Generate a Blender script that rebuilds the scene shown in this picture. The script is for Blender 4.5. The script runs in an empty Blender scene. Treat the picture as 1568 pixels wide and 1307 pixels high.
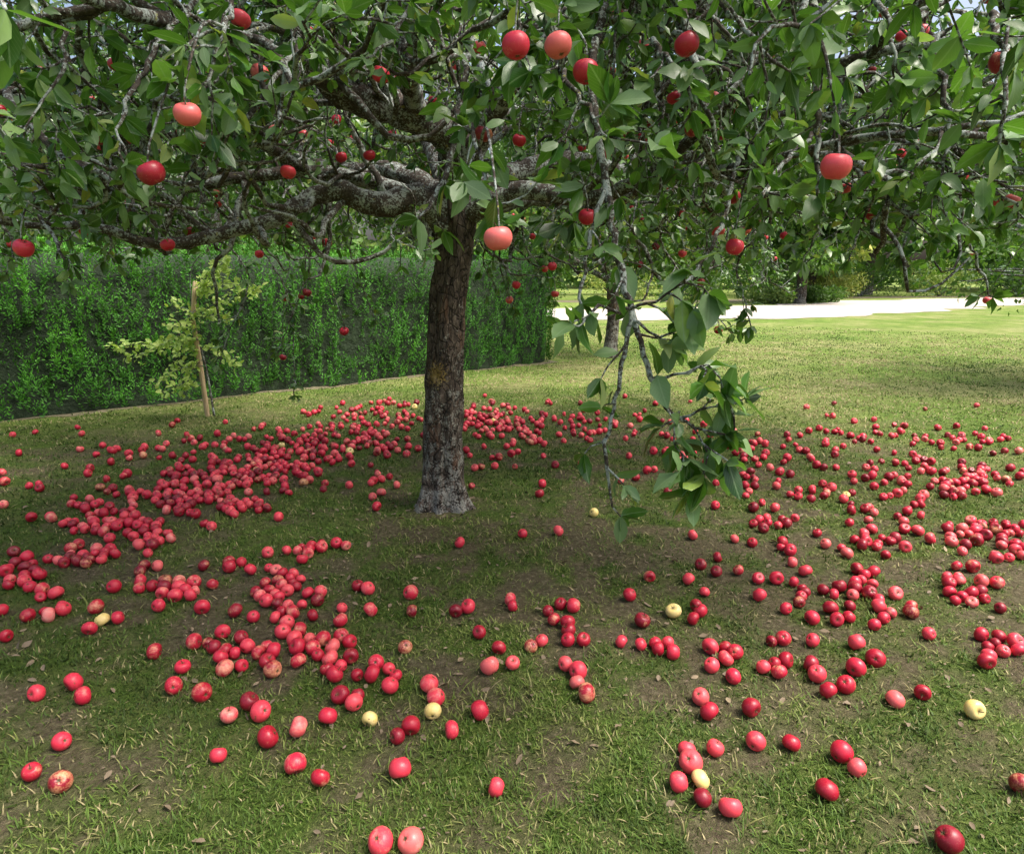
import bpy, math, random
import numpy as np
from mathutils import Vector
random.seed(7); rng=np.random.default_rng(7)
R=rng.random
def U(a,b,n=None): return rng.uniform(a,b,n)
# ------------------------------------------------------------------ survey
CH=1.45; PITCH=math.radians(13); F=1022.0
sp,cp=math.sin(PITCH),math.cos(PITCH)
def ray(u,v):
    cx=(u-784)/F; cy=(653.5-v)/F
    return np.array([cx, cp+cy*sp, -sp+cy*cp])
def P(u,v,d):           # sighting at ground range d
    r=ray(u,v); return np.array([0,0,CH])+r*(d/r[1])
def G(u,v):
    r=ray(u,v); t=-CH/r[2]; return r[0]*t, r[1]*t
# ------------------------------------------------------------------ noise
_g=np.random.default_rng(3).random((256,256))
def vn(x,y):
    x=np.asarray(x,float);y=np.asarray(y,float)
    xi=np.floor(x).astype(int);yi=np.floor(y).astype(int);fx=x-xi;fy=y-yi
    fx=fx*fx*(3-2*fx);fy=fy*fy*(3-2*fy)
    a=_g[xi%256,yi%256];b=_g[(xi+1)%256,yi%256];c=_g[xi%256,(yi+1)%256];d=_g[(xi+1)%256,(yi+1)%256]
    return (a*(1-fx)+b*fx)*(1-fy)+(c*(1-fx)+d*fx)*fy
def fbm(x,y,o=4):
    s=0;a=.5;t=0
    for i in range(o):
        s=s+a*vn(x*2**i+17*i,y*2**i+31*i);t+=a;a*=.5
    return s/t
def hgt(x,y):
    x=np.asarray(x,float);y=np.asarray(y,float)
    r=np.hypot(x,y-4); fade=np.clip((16-r)/4,0,1)
    z=(fbm(x*1.3+40,y*1.3+40,3)-.5)*.05+(fbm(x*9+5,y*9+9,2)-.5)*.020
    return z*fade
def bare(x,y):
    b=fbm(x*1.7+90,y*1.7+20,4)
    b2=fbm(x*8+10,y*8+70,4)
    rt=np.hypot((x-.2)*.75,(y-2.8))
    return np.clip((b*.35+b2*.65-.47)*5+.40*np.exp(-(rt/2.6)**2),0,1)
# ------------------------------------------------------------------ mesh utils
def mk(name,V,faces,mats,attrs=None,mi=None,smooth=True,parent=None):
    me=bpy.data.meshes.new(name)
    V=np.asarray(V,np.float32)
    me.vertices.add(len(V)); me.vertices.foreach_set('co',V.ravel())
    loops=np.concatenate([f.ravel() for f in faces]).astype(np.int32)
    tot=np.concatenate([np.full(len(f),f.shape[1]) for f in faces])
    st=np.concatenate([[0],np.cumsum(tot)[:-1]]).astype(np.int32)
    me.loops.add(len(loops)); me.loops.foreach_set('vertex_index',loops)
    me.polygons.add(len(tot)); me.polygons.foreach_set('loop_start',st)
    for m in mats: me.materials.append(m)
    if mi is not None: me.polygons.foreach_set('material_index',np.asarray(mi,np.int32))
    me.update(calc_edges=True); me.validate()
    me.polygons.foreach_set('use_smooth',np.full(len(me.polygons),smooth))
    for k,a in (attrs or {}).items():
        at=me.attributes.new(k,'FLOAT_VECTOR','POINT'); at.data.foreach_set('vector',np.asarray(a,np.float32).ravel())
    ob=bpy.data.objects.new(name,me); bpy.context.scene.collection.objects.link(ob)
    if parent: ob.parent=parent
    return ob
def empty(name):
    e=bpy.data.objects.new(name,None); bpy.context.scene.collection.objects.link(e); e.empty_display_size=.1; return e
def norm(a): 
    return a/(np.linalg.norm(a,axis=-1,keepdims=True)+1e-9)
class Tubes:
    def __init__(s): s.V=[];s.Fc=[];s.n=0;s.A=[]
    def add(s,pts,rad,k=6,rough=0):
        pts=np.asarray(pts,float);rad=np.asarray(rad,float)
        if k>=6:
            d0=norm(pts[0]-pts[1]);d1=norm(pts[-1]-pts[-2])
            pts=np.concatenate([[pts[0]+d0*rad[0]*.6],[pts[0]+d0*rad[0]*.4],pts,[pts[-1]+d1*rad[-1]*.4],[pts[-1]+d1*rad[-1]*.6]])
            rad=np.concatenate([[rad[0]*.02,rad[0]*.75],rad,[rad[-1]*.7,rad[-1]*.02]])
        n=len(pts)
        t=norm(np.gradient(pts,axis=0))
        m=np.abs(norm(pts[-1]-pts[0])); ref=np.zeros(3);ref[np.argmin(m)]=1
        a=norm(np.cross(t,ref));b=np.cross(t,a)
        ph=np.linspace(0,2*np.pi,k,endpoint=False)
        rr=rad[:,None]*np.ones(k)
        if rough: rr=rr*(1+rough*(rng.random((n,k))-.5))
        v=pts[:,None,:]+rr[...,None]*(np.cos(ph)[None,:,None]*a[:,None,:]+np.sin(ph)[None,:,None]*b[:,None,:])
        s.V.append(v.reshape(-1,3))
        i=np.arange(n-1)[:,None]*k;j=np.arange(k)[None,:];j2=(j+1)%k
        f=np.stack([i+j,i+j2,i+k+j2,i+k+j],-1).reshape(-1,4)+s.n
        s.Fc.append(f)
        s.A.append(np.repeat(np.stack([rad,np.full(n,R()),np.zeros(n)],1),k,axis=0))
        s.n+=n*k
    def obj(s,name,mats,parent=None):
        return mk(name,np.concatenate(s.V),[np.concatenate(s.Fc)],mats,{'tb':np.concatenate(s.A)},parent=parent)
def smooth_path(ctrl,step=.06):
    c=np.asarray(ctrl,float); n=len(c)
    out=[]
    for i in range(n-1):
        p0=c[max(i-1,0)];p1=c[i];p2=c[i+1];p3=c[min(i+2,n-1)]
        L=np.linalg.norm(p2[:3]-p1[:3]);m=max(2,int(L/step))
        for t in np.linspace(0,1,m,endpoint=False):
            out.append(.5*((2*p1)+(-p0+p2)*t+(2*p0-5*p1+4*p2-p3)*t*t+(-p0+3*p1-3*p2+p3)*t**3))
    out.append(c[-1]); return np.array(out)
# leaf batches
_xs=np.array([0,.22,.22,.22,.52,.52,.52,.8,.8,.8,1.0])
_ys=np.array([0,-.36,0,.36,-.5,0,.5,-.31,0,.31,0])
_tri=np.array([[0,2,1],[0,3,2],[7,8,10],[8,9,10]])
_quad=np.array([[1,2,5,4],[2,3,6,5],[4,5,8,7],[5,6,9,8]])
def leaf_mesh(name,pos,dr,nr,size,width,tone,mats,parent=None,simple=False,curl=(.05,.4),fold=(.1,.45)):
    pos=np.asarray(pos);dr=norm(np.asarray(dr));nr=np.asarray(nr);n=len(pos)
    nr=norm(nr-dr*(nr*dr).sum(1,keepdims=True)); sd=np.cross(nr,dr)
    size=np.asarray(size);width=np.asarray(width)
    if simple: xs=np.array([0,.45,1,.45]);ys=np.array([0,-.5,0,.5])
    else: xs,ys=_xs,_ys
    cu=U(*curl,n)[:,None];fo=U(*fold,n)[:,None]
    wv=U(-.08,.08,n)[:,None]*np.sin(xs*9+U(0,6,n)[:,None])*np.sign(ys)
    X=xs[None]*np.ones((n,1)); Z=-cu*xs[None]**2+fo*np.abs(ys)[None]*width[:,None]+wv*(not simple)
    V=pos[:,None]+size[:,None,None]*(X[...,None]*dr[:,None]+(ys[None]*width[:,None])[...,None]*sd[:,None]+Z[...,None]*nr[:,None])
    k=len(xs);o=(np.arange(n)*k)[:,None,None]
    if simple: fs=[(np.array([[0,2,1],[0,3,2]])[None]+o).reshape(-1,3)]
    else: fs=[(_tri[None]+o).reshape(-1,3),(_quad[None]+o).reshape(-1,4)]
    A=np.stack([np.repeat(np.asarray(tone)[:,None],k,1),np.tile(ys,(n,1)),np.tile(xs,(n,1))],-1)
    return mk(name,V.reshape(-1,3),fs,mats,{'lf':A.reshape(-1,3)},parent=parent)
# ------------------------------------------------------------------ materials
def newmat(name):
    m=bpy.data.materials.new(name);m.use_nodes=True;nt=m.node_tree;nt.nodes.clear();return m,nt
def N(nt,t,**k):
    n=nt.nodes.new(t)
    for a,b in k.items(): setattr(n,a,b)
    return n
def L(nt,a,b): nt.links.new(a,b)
def ramp(nt,fac,stops,interp='LINEAR'):
    r=N(nt,'ShaderNodeValToRGB');r.color_ramp.interpolation=interp
    e=r.color_ramp.elements
    while len(e)<len(stops): e.new(.5)
    for i,(p,c) in enumerate(stops): e[i].position=p;e[i].color=(*c,1)
    L(nt,fac,r.inputs[0]);return r.outputs[0]
def noise(nt,vec,scale,detail=4,rough=.6):
    n=N(nt,'ShaderNodeTexNoise');n.inputs['Scale'].default_value=scale;n.inputs['Detail'].default_value=detail;n.inputs['Roughness'].default_value=rough
    if vec is not None: L(nt,vec,n.inputs['Vector'])
    return n.outputs['Fac']
def mixc(nt,f,a,b,bt='MIX'):
    m=N(nt,'ShaderNodeMix',data_type='RGBA',blend_type=bt)
    for s,v in ((m.inputs[0],f),(m.inputs[6],a),(m.inputs[7],b)):
        if hasattr(v,'is_linked'): L(nt,v,s)
        elif isinstance(v,(int,float)): s.default_value=v
        else: s.default_value=(*v,1)
    return m.outputs[2]
def math_(nt,op,a,b=0,clamp=False):
    m=N(nt,'ShaderNodeMath',operation=op,use_clamp=clamp)
    for s,v in ((m.inputs[0],a),(m.inputs[1],b)):
        if hasattr(v,'is_linked'): L(nt,v,s)
        else: s.default_value=v
    return m.outputs[0]
def attr(nt,name):
    a=N(nt,'ShaderNodeAttribute',attribute_name=name);s=N(nt,'ShaderNodeSeparateXYZ');L(nt,a.outputs['Vector'],s.inputs[0])
    return a.outputs['Vector'],s.outputs[0],s.outputs[1],s.outputs[2]
def objco(nt): return N(nt,'ShaderNodeNewGeometry').outputs['Position']
def leafmat(name,stops,under,transl=.3,rough=.38,vein=True,spec=.5,tcol=(.16,.36,.02)):
    m,nt=newmat(name);_,t,ya,xa=attr(nt,'lf')
    col=ramp(nt,t,stops)
    if vein:
        ab=math_(nt,'ABSOLUTE',ya);w=math_(nt,'LESS_THAN',ab,.035)
        side=math_(nt,'SUBTRACT',math_(nt,'MULTIPLY',xa,8),math_(nt,'MULTIPLY',ab,7))
        sv=math_(nt,'GREATER_THAN',math_(nt,'SINE',math_(nt,'MULTIPLY',side,6.283)),.86)
        v=math_(nt,'ADD',math_(nt,'MULTIPLY',w,.5),math_(nt,'MULTIPLY',sv,.18),True)
        col=mixc(nt,v,col,under)
        nz=noise(nt,objco(nt),60,3)
        col=mixc(nt,.35,col,ramp(nt,nz,[(.3,(.3,.3,.3)),(.7,(1,1,1))]),'MULTIPLY')
    geo=N(nt,'ShaderNodeNewGeometry')
    col2=mixc(nt,geo.outputs['Backfacing'],col,mixc(nt,.6,col,under))
    b=N(nt,'ShaderNodeBsdfPrincipled');L(nt,col2,b.inputs['Base Color'])
    b.inputs['Roughness'].default_value=rough;b.inputs['Specular IOR Level'].default_value=spec
    tr=N(nt,'ShaderNodeBsdfTranslucent');L(nt,mixc(nt,.5,col,tcol),tr.inputs[0])
    mx=N(nt,'ShaderNodeMixShader');mx.inputs[0].default_value=transl
    L(nt,b.outputs[0],mx.inputs[1]);L(nt,tr.outputs[0],mx.inputs[2])
    o=N(nt,'ShaderNodeOutputMaterial');L(nt,mx.outputs[0],o.inputs[0]);return m
M_leaf=leafmat('apple_leaf',[(0,(.012,.05,.009)),(.4,(.04,.135,.016)),(.75,(.10,.255,.03)),(.93,(.24,.39,.07)),(1,(.42,.45,.08))],(.24,.36,.17),.35,.32)
M_hedge=leafmat('hedge_leaf',[(0,(.007,.055,.006)),(.5,(.024,.17,.008)),(1,(.11,.40,.015))],(.09,.26,.04),.25,.5,False,.25)
M_bg=leafmat('background_leaf',[(0,(.02,.06,.01)),(.5,(.06,.15,.02)),(1,(.22,.34,.05))],(.15,.24,.08),.35,.5,False,.3)
M_bgl=leafmat('bright_leaf',[(0,(.10,.19,.03)),(.5,(.27,.37,.07)),(1,(.55,.52,.13))],(.27,.35,.12),.35,.5,False,.3)
M_dead=leafmat('dead_leaf',[(0,(.04,.026,.016)),(.5,(.11,.075,.042)),(.8,(.24,.175,.10)),(.95,(.42,.35,.2)),(1,(.55,.45,.06))],(.25,.2,.14),.1,.6,False,.2,(.3,.2,.08))
M_sap=leafmat('sapling_leaf',[(0,(.20,.38,.05)),(.5,(.42,.60,.10)),(1,(.65,.74,.18))],(.45,.58,.2),.4,.45,False,.3,(.4,.6,.05))
def grassmat():
    m,nt=newmat('grass_blade');_,t,h,x=attr(nt,'gr')
    col=ramp(nt,t,[(0,(.032,.07,.010)),(.35,(.065,.135,.018)),(.65,(.125,.22,.032)),(.82,(.24,.30,.075)),(.92,(.38,.34,.16)),(1,(.50,.43,.23))])
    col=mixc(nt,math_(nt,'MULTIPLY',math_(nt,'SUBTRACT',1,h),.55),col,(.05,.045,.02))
    b=N(nt,'ShaderNodeBsdfPrincipled');L(nt,col,b.inputs['Base Color']);b.inputs['Roughness'].default_value=.55;b.inputs['Specular IOR Level'].default_value=.2
    tr=N(nt,'ShaderNodeBsdfTranslucent');L(nt,col,tr.inputs[0])
    mx=N(nt,'ShaderNodeMixShader');mx.inputs[0].default_value=.25
    L(nt,b.outputs[0],mx.inputs[1]);L(nt,tr.outputs[0],mx.inputs[2])
    o=N(nt,'ShaderNodeOutputMaterial');L(nt,mx.outputs[0],o.inputs[0]);return m
M_grass=grassmat()
def groundmat():
    m,nt=newmat('lawn_ground');_,br,ds,_z=attr(nt,'gd');pos=objco(nt)
    n1=noise(nt,pos,45,6,.7);n2=noise(nt,pos,6,5,.6);n3=noise(nt,pos,160,3,.7);n4=noise(nt,pos,.55,5,.65);n5=noise(nt,pos,2.2,5,.7)
    g=ramp(nt,n1,[(.25,(.025,.045,.01)),(.5,(.07,.12,.02)),(.75,(.15,.20,.05))])
    g=mixc(nt,ramp(nt,n2,[(.42,(0,0,0)),(.68,(.55,.55,.55))]),g,(.17,.16,.07))
    sunlit=ramp(nt,n4,[(.32,(.17,.29,.05)),(.5,(.27,.36,.09)),(.62,(.42,.42,.18)),(.75,(.27,.38,.1))])  # lawn clear of the crown: sunlight put into the colour, with straw tints
    sunlit=mixc(nt,.55,sunlit,ramp(nt,n2,[(.3,(.45,.5,.4)),(.7,(1,1,1))]),'MULTIPLY')
    sunlit=mixc(nt,.5,sunlit,ramp(nt,n5,[(.3,(.55,.62,.5)),(.7,(1,1,1))]),'MULTIPLY')
    sunlit=mixc(nt,.5,sunlit,ramp(nt,n1,[(.3,(.4,.45,.35)),(.7,(1,1,1))]),'MULTIPLY')
    g=mixc(nt,ds,g,sunlit)
    s=ramp(nt,n1,[(.2,(.04,.03,.02)),(.5,(.12,.092,.062)),(.8,(.28,.23,.16))])
    f=math_(nt,'MULTIPLY',br,ramp(nt,n3,[(.3,(.4,.4,.4)),(.6,(1,1,1))]),True)
    col=mixc(nt,f,g,s)
    b=N(nt,'ShaderNodeBsdfPrincipled');L(nt,col,b.inputs['Base Color']);b.inputs['Roughness'].default_value=.9;b.inputs['Specular IOR Level'].default_value=.1
    bp=N(nt,'ShaderNodeBump');bp.inputs['Strength'].default_value=1;bp.inputs['Distance'].default_value=.02
    L(nt,math_(nt,'ADD',n1,n3),bp.inputs['Height']);L(nt,bp.outputs[0],b.inputs['Normal'])
    o=N(nt,'ShaderNodeOutputMaterial');L(nt,b.outputs[0],o.inputs[0]);return m
M_ground=groundmat()
def simplemat(name,stops,scale,rough=.85,bump=.01,stretch=None):
    m,nt=newmat(name);pos=objco(nt)
    if stretch:
        mp=N(nt,'ShaderNodeMapping');mp.inputs['Scale'].default_value=stretch;L(nt,pos,mp.inputs[0]);pos=mp.outputs[0]
    n=noise(nt,pos,scale,7,.65)
    b=N(nt,'ShaderNodeBsdfPrincipled');L(nt,ramp(nt,n,stops),b.inputs['Base Color']);b.inputs['Roughness'].default_value=rough
    bp=N(nt,'ShaderNodeBump');bp.inputs['Distance'].default_value=bump;L(nt,n,bp.inputs['Height']);L(nt,bp.outputs[0],b.inputs['Normal'])
    o=N(nt,'ShaderNodeOutputMaterial');L(nt,b.outputs[0],o.inputs[0]);return m
M_soil=simplemat('soil',[(.3,(.06,.055,.03)),(.6,(.16,.14,.08)),(.8,(.28,.25,.15))],30)
M_gravel=simplemat('gravel',[(.25,(.26,.24,.20)),(.5,(.41,.375,.33)),(.75,(.54,.49,.44))],1.6,bump=.02)
M_stake=simplemat('stake_wood',[(.3,(.42,.30,.16)),(.7,(.7,.54,.34))],20,stretch=(4,4,.4))
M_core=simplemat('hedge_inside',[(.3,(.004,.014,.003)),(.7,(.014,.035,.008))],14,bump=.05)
def barkmat(name,trunk):
    m,nt=newmat(name);pos=objco(nt)
    mp=N(nt,'ShaderNodeMapping');mp.inputs['Scale'].default_value=(1,1,.28 if trunk else 1);L(nt,pos,mp.inputs[0])
    f1=noise(nt,mp.outputs[0],38 if trunk else 70,6,.7);f2=noise(nt,pos,14,5,.65);f3=noise(nt,pos,90,4,.7)
    vo=N(nt,'ShaderNodeTexVoronoi',feature='DISTANCE_TO_EDGE');vo.inputs['Scale'].default_value=30
    mp2=N(nt,'ShaderNodeMapping');mp2.inputs['Scale'].default_value=(1,1,.4)
    nn=N(nt,'ShaderNodeTexNoise');nn.inputs['Scale'].default_value=9;nn.inputs['Detail'].default_value=4;L(nt,pos,nn.inputs['Vector'])
    L(nt,mixc(nt,.10,pos,nn.outputs['Color']),mp2.inputs[0]);L(nt,mp2.outputs[0],vo.inputs['Vector'])
    crack=ramp(nt,vo.outputs[0],[(0,(0,0,0)),(.10,(1,1,1))])
    base=ramp(nt,f1,[(.3,(.022,.017,.014)),(.5,(.085,.066,.053)),(.68,(.21,.17,.14))])
    if trunk:
        rb=ramp(nt,noise(nt,mp.outputs[0],9,3),[(.56,(0,0,0)),(.66,(1,1,1))])
        base=mixc(nt,math_(nt,'MULTIPLY',rb,.5),base,(.20,.10,.055))
        base=mixc(nt,.75,base,crack,'MULTIPLY')
        sz=N(nt,'ShaderNodeSeparateXYZ');L(nt,pos,sz.inputs[0])
        low=math_(nt,'MULTIPLY',math_(nt,'SUBTRACT',.75,sz.outputs[2]),.10)
        lf=math_(nt,'ADD',math_(nt,'ADD',math_(nt,'MULTIPLY',f2,.55),math_(nt,'MULTIPLY',f3,.45)),low)
        lich=ramp(nt,lf,[(.535,(0,0,0)),(.59,(.8,.8,.8))])
        base=mixc(nt,lich,base,mixc(nt,f1,(.20,.20,.17),(.52,.52,.47)))
        vd=N(nt,'ShaderNodeVectorMath',operation='DISTANCE');vd.inputs[1].default_value=ORANGE;L(nt,pos,vd.inputs[0])
        of=math_(nt,'SUBTRACT',math_(nt,'MULTIPLY',f3,1.0),math_(nt,'MULTIPLY',vd.outputs['Value'],2.2))
        base=mixc(nt,ramp(nt,of,[(.36,(0,0,0)),(.42,(.65,.65,.65))]),base,(.40,.27,.06))
    else:
        base=mixc(nt,.5,base,(.02,.018,.016))
        lf=math_(nt,'ADD',math_(nt,'MULTIPLY',f2,.5),math_(nt,'MULTIPLY',f3,.5))
        _,rad,_a,_b=attr(nt,'tb')
        lf=math_(nt,'SUBTRACT',lf,math_(nt,'MULTIPLY',rad,.18))
        lich=ramp(nt,lf,[(.49,(0,0,0)),(.54,(.9,.9,.9))])
        base=mixc(nt,lich,base,mixc(nt,f1,(.20,.235,.22),(.50,.56,.53)))
        ye=ramp(nt,noise(nt,pos,25,3),[(.68,(0,0,0)),(.72,(.8,.8,.8))])
        base=mixc(nt,ye,base,(.30,.29,.07))
    b=N(nt,'ShaderNodeBsdfPrincipled');L(nt,base,b.inputs['Base Color']);b.inputs['Roughness'].default_value=.85;b.inputs['Specular IOR Level'].default_value=.25
    bp=N(nt,'ShaderNodeBump');bp.inputs['Distance'].default_value=.02 if trunk else .006;bp.inputs['Strength'].default_value=1
    L(nt,math_(nt,'ADD',math_(nt,'ADD',f1,math_(nt,'MULTIPLY',f3,.5)),math_(nt,'MULTIPLY',crack,.6 if trunk else 0)),bp.inputs['Height']);L(nt,bp.outputs[0],b.inputs['Normal'])
    o=N(nt,'ShaderNodeOutputMaterial');L(nt,b.outputs[0],o.inputs[0]);return m
ORANGE=tuple(P(664,574,3.92))
M_trunk=barkmat('trunk_bark',True);M_bark=barkmat('branch_bark_lichen',False)
def applemat():
    m,nt=newmat('apple_skin');_,t,th,rn=attr(nt,'ap')
    lc=N(nt,'ShaderNodeAttribute',attribute_name='al').outputs['Vector']
    mp=N(nt,'ShaderNodeMapping');mp.inputs['Scale'].default_value=(1,1,.25);L(nt,lc,mp.inputs[0])
    st=noise(nt,mp.outputs[0],7,4,.6);bl=noise(nt,lc,.9,2,.5);sp_=noise(nt,lc,30,1,.5);br=noise(nt,lc,1.3,3,.6)
    red=ramp(nt,rn,[(0,(.17,.004,.015)),(.3,(.40,.008,.028)),(.6,(.60,.022,.055)),(.85,(.73,.06,.085)),(1,(.75,.15,.14))])
    pale=mixc(nt,rn,(.78,.42,.20),(.80,.30,.26))
    f=math_(nt,'ADD',math_(nt,'ADD',t,math_(nt,'MULTIPLY',math_(nt,'SUBTRACT',bl,.5),1.6)),math_(nt,'MULTIPLY',math_(nt,'SUBTRACT',st,.5),1.0))
    col=mixc(nt,ramp(nt,f,[(.42,(0,0,0)),(1,(1,1,1))]),red,pale)
    yl=ramp(nt,t,[(.93,(0,0,0)),(.95,(1,1,1))]);col=mixc(nt,yl,col,mixc(nt,bl,(.75,.60,.12),(.82,.66,.34)))
    col=mixc(nt,math_(nt,'MULTIPLY',st,.4),col,mixc(nt,.5,col,(.26,.008,.02)))
    col=mixc(nt,ramp(nt,sp_,[(.70,(0,0,0)),(.74,(.5,.5,.5))]),col,(.7,.45,.3))
    col=mixc(nt,ramp(nt,br,[(.69,(0,0,0)),(.715,(.85,.85,.85))]),col,(.16,.07,.03))
    col=mixc(nt,ramp(nt,th,[(0,(.9,.9,.9)),(.09,(0,0,0)),(.93,(0,0,0)),(.97,(1,1,1))]),col,(.10,.07,.025))
    b=N(nt,'ShaderNodeBsdfPrincipled');L(nt,col,b.inputs['Base Color']);b.inputs['Specular IOR Level'].default_value=.45
    L(nt,ramp(nt,bl,[(.3,(.30,.30,.30)),(.7,(.5,.5,.5))]),b.inputs['Roughness'])
    o=N(nt,'ShaderNodeOutputMaterial');L(nt,b.outputs[0],o.inputs[0]);return m
M_apple=applemat()
M_stem=simplemat('apple_stem',[(.3,(.05,.03,.015)),(.7,(.12,.08,.04))],40,bump=.001)
# ------------------------------------------------------------------ apples
def apple_template(nt_=14,ns=20):
    th=np.linspace(0.02,np.pi-.02,nt_);ph=np.linspace(0,2*np.pi,ns,endpoint=False)
    T,H=np.meshgrid(th,ph,indexing='ij')
    r=np.sin(T)**.92*(1+.07*np.cos(T))*(1+.03*np.cos(5*H)*(T/np.pi)**2)
    z=.93*np.cos(T)-.30*np.exp(-(T/.38)**2)+.22*np.exp(-((np.pi-T)/.3)**2)+.03*np.cos(5*H)*np.exp(-((np.pi-T)/.6)**2)
    V=np.stack([r*np.cos(H),r*np.sin(H),z],-1).reshape(-1,3)
    i=np.arange(nt_-1)[:,None]*ns;j=np.arange(ns)[None];j2=(j+1)%ns
    Fq=np.stack([i+j,i+ns+j,i+ns+j2,i+j2],-1).reshape(-1,4)
    A=(T/np.pi).reshape(-1)
    n0=len(V);zs=[.55,.85,1.18];sv=[]
    for q,zz in enumerate(zs):
        for a in range(5): sv.append([.045*math.cos(a*1.2566)+.08*q*q*.5,.045*math.sin(a*1.2566),zz])
    V=np.concatenate([V,np.array(sv)]);A=np.concatenate([A,np.full(15,.5)])
    sf=[]
    for q in range(2):
        for a in range(5): sf.append([n0+q*5+a,n0+q*5+(a+1)%5,n0+q*5+5+(a+1)%5,n0+q*5+5+a])
    return V,np.concatenate([Fq,np.array(sf)]),A,len(Fq),len(sf)
AV,AF,AA,NA,NS=apple_template()
def rotmats(n,tiltmax,ups=None):
    az=U(0,2*np.pi,n);ti=tiltmax*np.sqrt(R(n)) if ups is None else ups;sp=U(0,2*np.pi,n)
    def rz(a):
        c,s=np.cos(a),np.sin(a);M=np.zeros((n,3,3));M[:,0,0]=c;M[:,0,1]=-s;M[:,1,0]=s;M[:,1,1]=c;M[:,2,2]=1;return M
    c,s=np.cos(ti),np.sin(ti);X=np.zeros((n,3,3));X[:,0,0]=1;X[:,1,1]=c;X[:,1,2]=-s;X[:,2,1]=s;X[:,2,2]=c
    return rz(az)@X@rz(sp)
def apples(name,pos,rad,tilt,parent=None,tone=None):
    n=len(pos);M=rotmats(n,tilt)
    sq=np.stack([U(.95,1.05,n),U(.95,1.05,n),U(.9,1.03,n)],1)
    V=np.einsum('nij,nkj->nki',M,AV[None]*sq[:,None])*np.asarray(rad)[:,None,None]+np.asarray(pos)[:,None]
    if tone is None: tone=np.clip(rng.beta(1.5,3.4,n)*.8,0,.85)
    rn=R(n);k=len(AV);off=U(0,60,(n,3))
    A=np.stack([np.repeat(tone[:,None],k,1),np.tile(AA,(n,1)),np.repeat(rn[:,None],k,1)],-1)
    AL=AV[None]+off[:,None]
    Fc=(AF[None]+(np.arange(n)*k)[:,None,None]).reshape(-1,4)
    mi=np.tile(np.concatenate([np.zeros(NA),np.ones(NS)]),n)
    return mk(name,V.reshape(-1,3),[Fc],[M_apple,M_stem],{'ap':A.reshape(-1,3),'al':AL.reshape(-1,3)},mi=mi,parent=parent)
CL=[(560,668,45,16,40),(480,690,55,20,75),(410,715,60,22,80),(340,745,60,22,80),(265,765,45,16,45),(370,780,30,10,25),(600,640,40,12,30),(600,690,40,14,20),
(215,822,45,20,32),(115,800,45,25,26),(130,858,35,9,14),(25,878,26,22,20),(70,930,30,20,8),(150,770,60,25,18),(300,690,60,18,20),(520,640,50,10,16),(180,700,60,15,12),
(780,648,42,15,60),(735,638,25,14,20),(700,650,30,15,16),(740,690,40,18,10),(805,672,35,12,20),(855,640,25,10,14),(900,660,35,14,22),(990,645,60,14,18),(640,620,60,6,12),(560,625,60,6,8),
(570,738,22,8,9),(460,850,22,9,9),(425,898,28,18,15),(360,868,28,7,6),(285,905,36,12,14),(445,945,24,18,11),(350,1005,40,16,10),(380,1030,30,8,4),(520,1008,36,14,17),(575,1035,20,12,5),(450,1000,22,12,6),(520,1085,20,10,3),(240,880,28,10,3),(470,905,22,9,4),(340,950,25,10,3),
(1080,690,60,22,22),(1190,690,55,18,24),(1290,665,60,22,28),(1400,670,60,15,16),(1500,680,45,12,20),(1400,735,70,18,42),(1500,735,45,13,26),(1350,785,60,16,18),(1430,760,30,10,8),(1195,812,35,20,14),(1225,858,18,10,4),
(1315,835,32,11,11),(1390,845,40,18,8),(1510,820,42,16,30),(1540,860,25,14,6),(1330,885,28,12,6),(1235,905,35,12,8),(1335,928,30,12,7),(1285,945,28,10,5),(1480,920,36,18,10),(1470,890,22,10,4),(1540,1000,28,22,8),
(1150,745,35,14,11),(1215,755,30,10,6),(1250,720,40,14,8),(1280,765,30,10,6),(1020,700,30,15,5),(1055,935,18,12,2),(1000,990,26,10,3),(1160,985,28,10,3),(1200,1025,24,7,5),(1115,1015,25,10,2),(560,925,22,12,3),(850,930,22,5,3),(880,985,22,7,2),(1410,930,30,14,3)]
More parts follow.
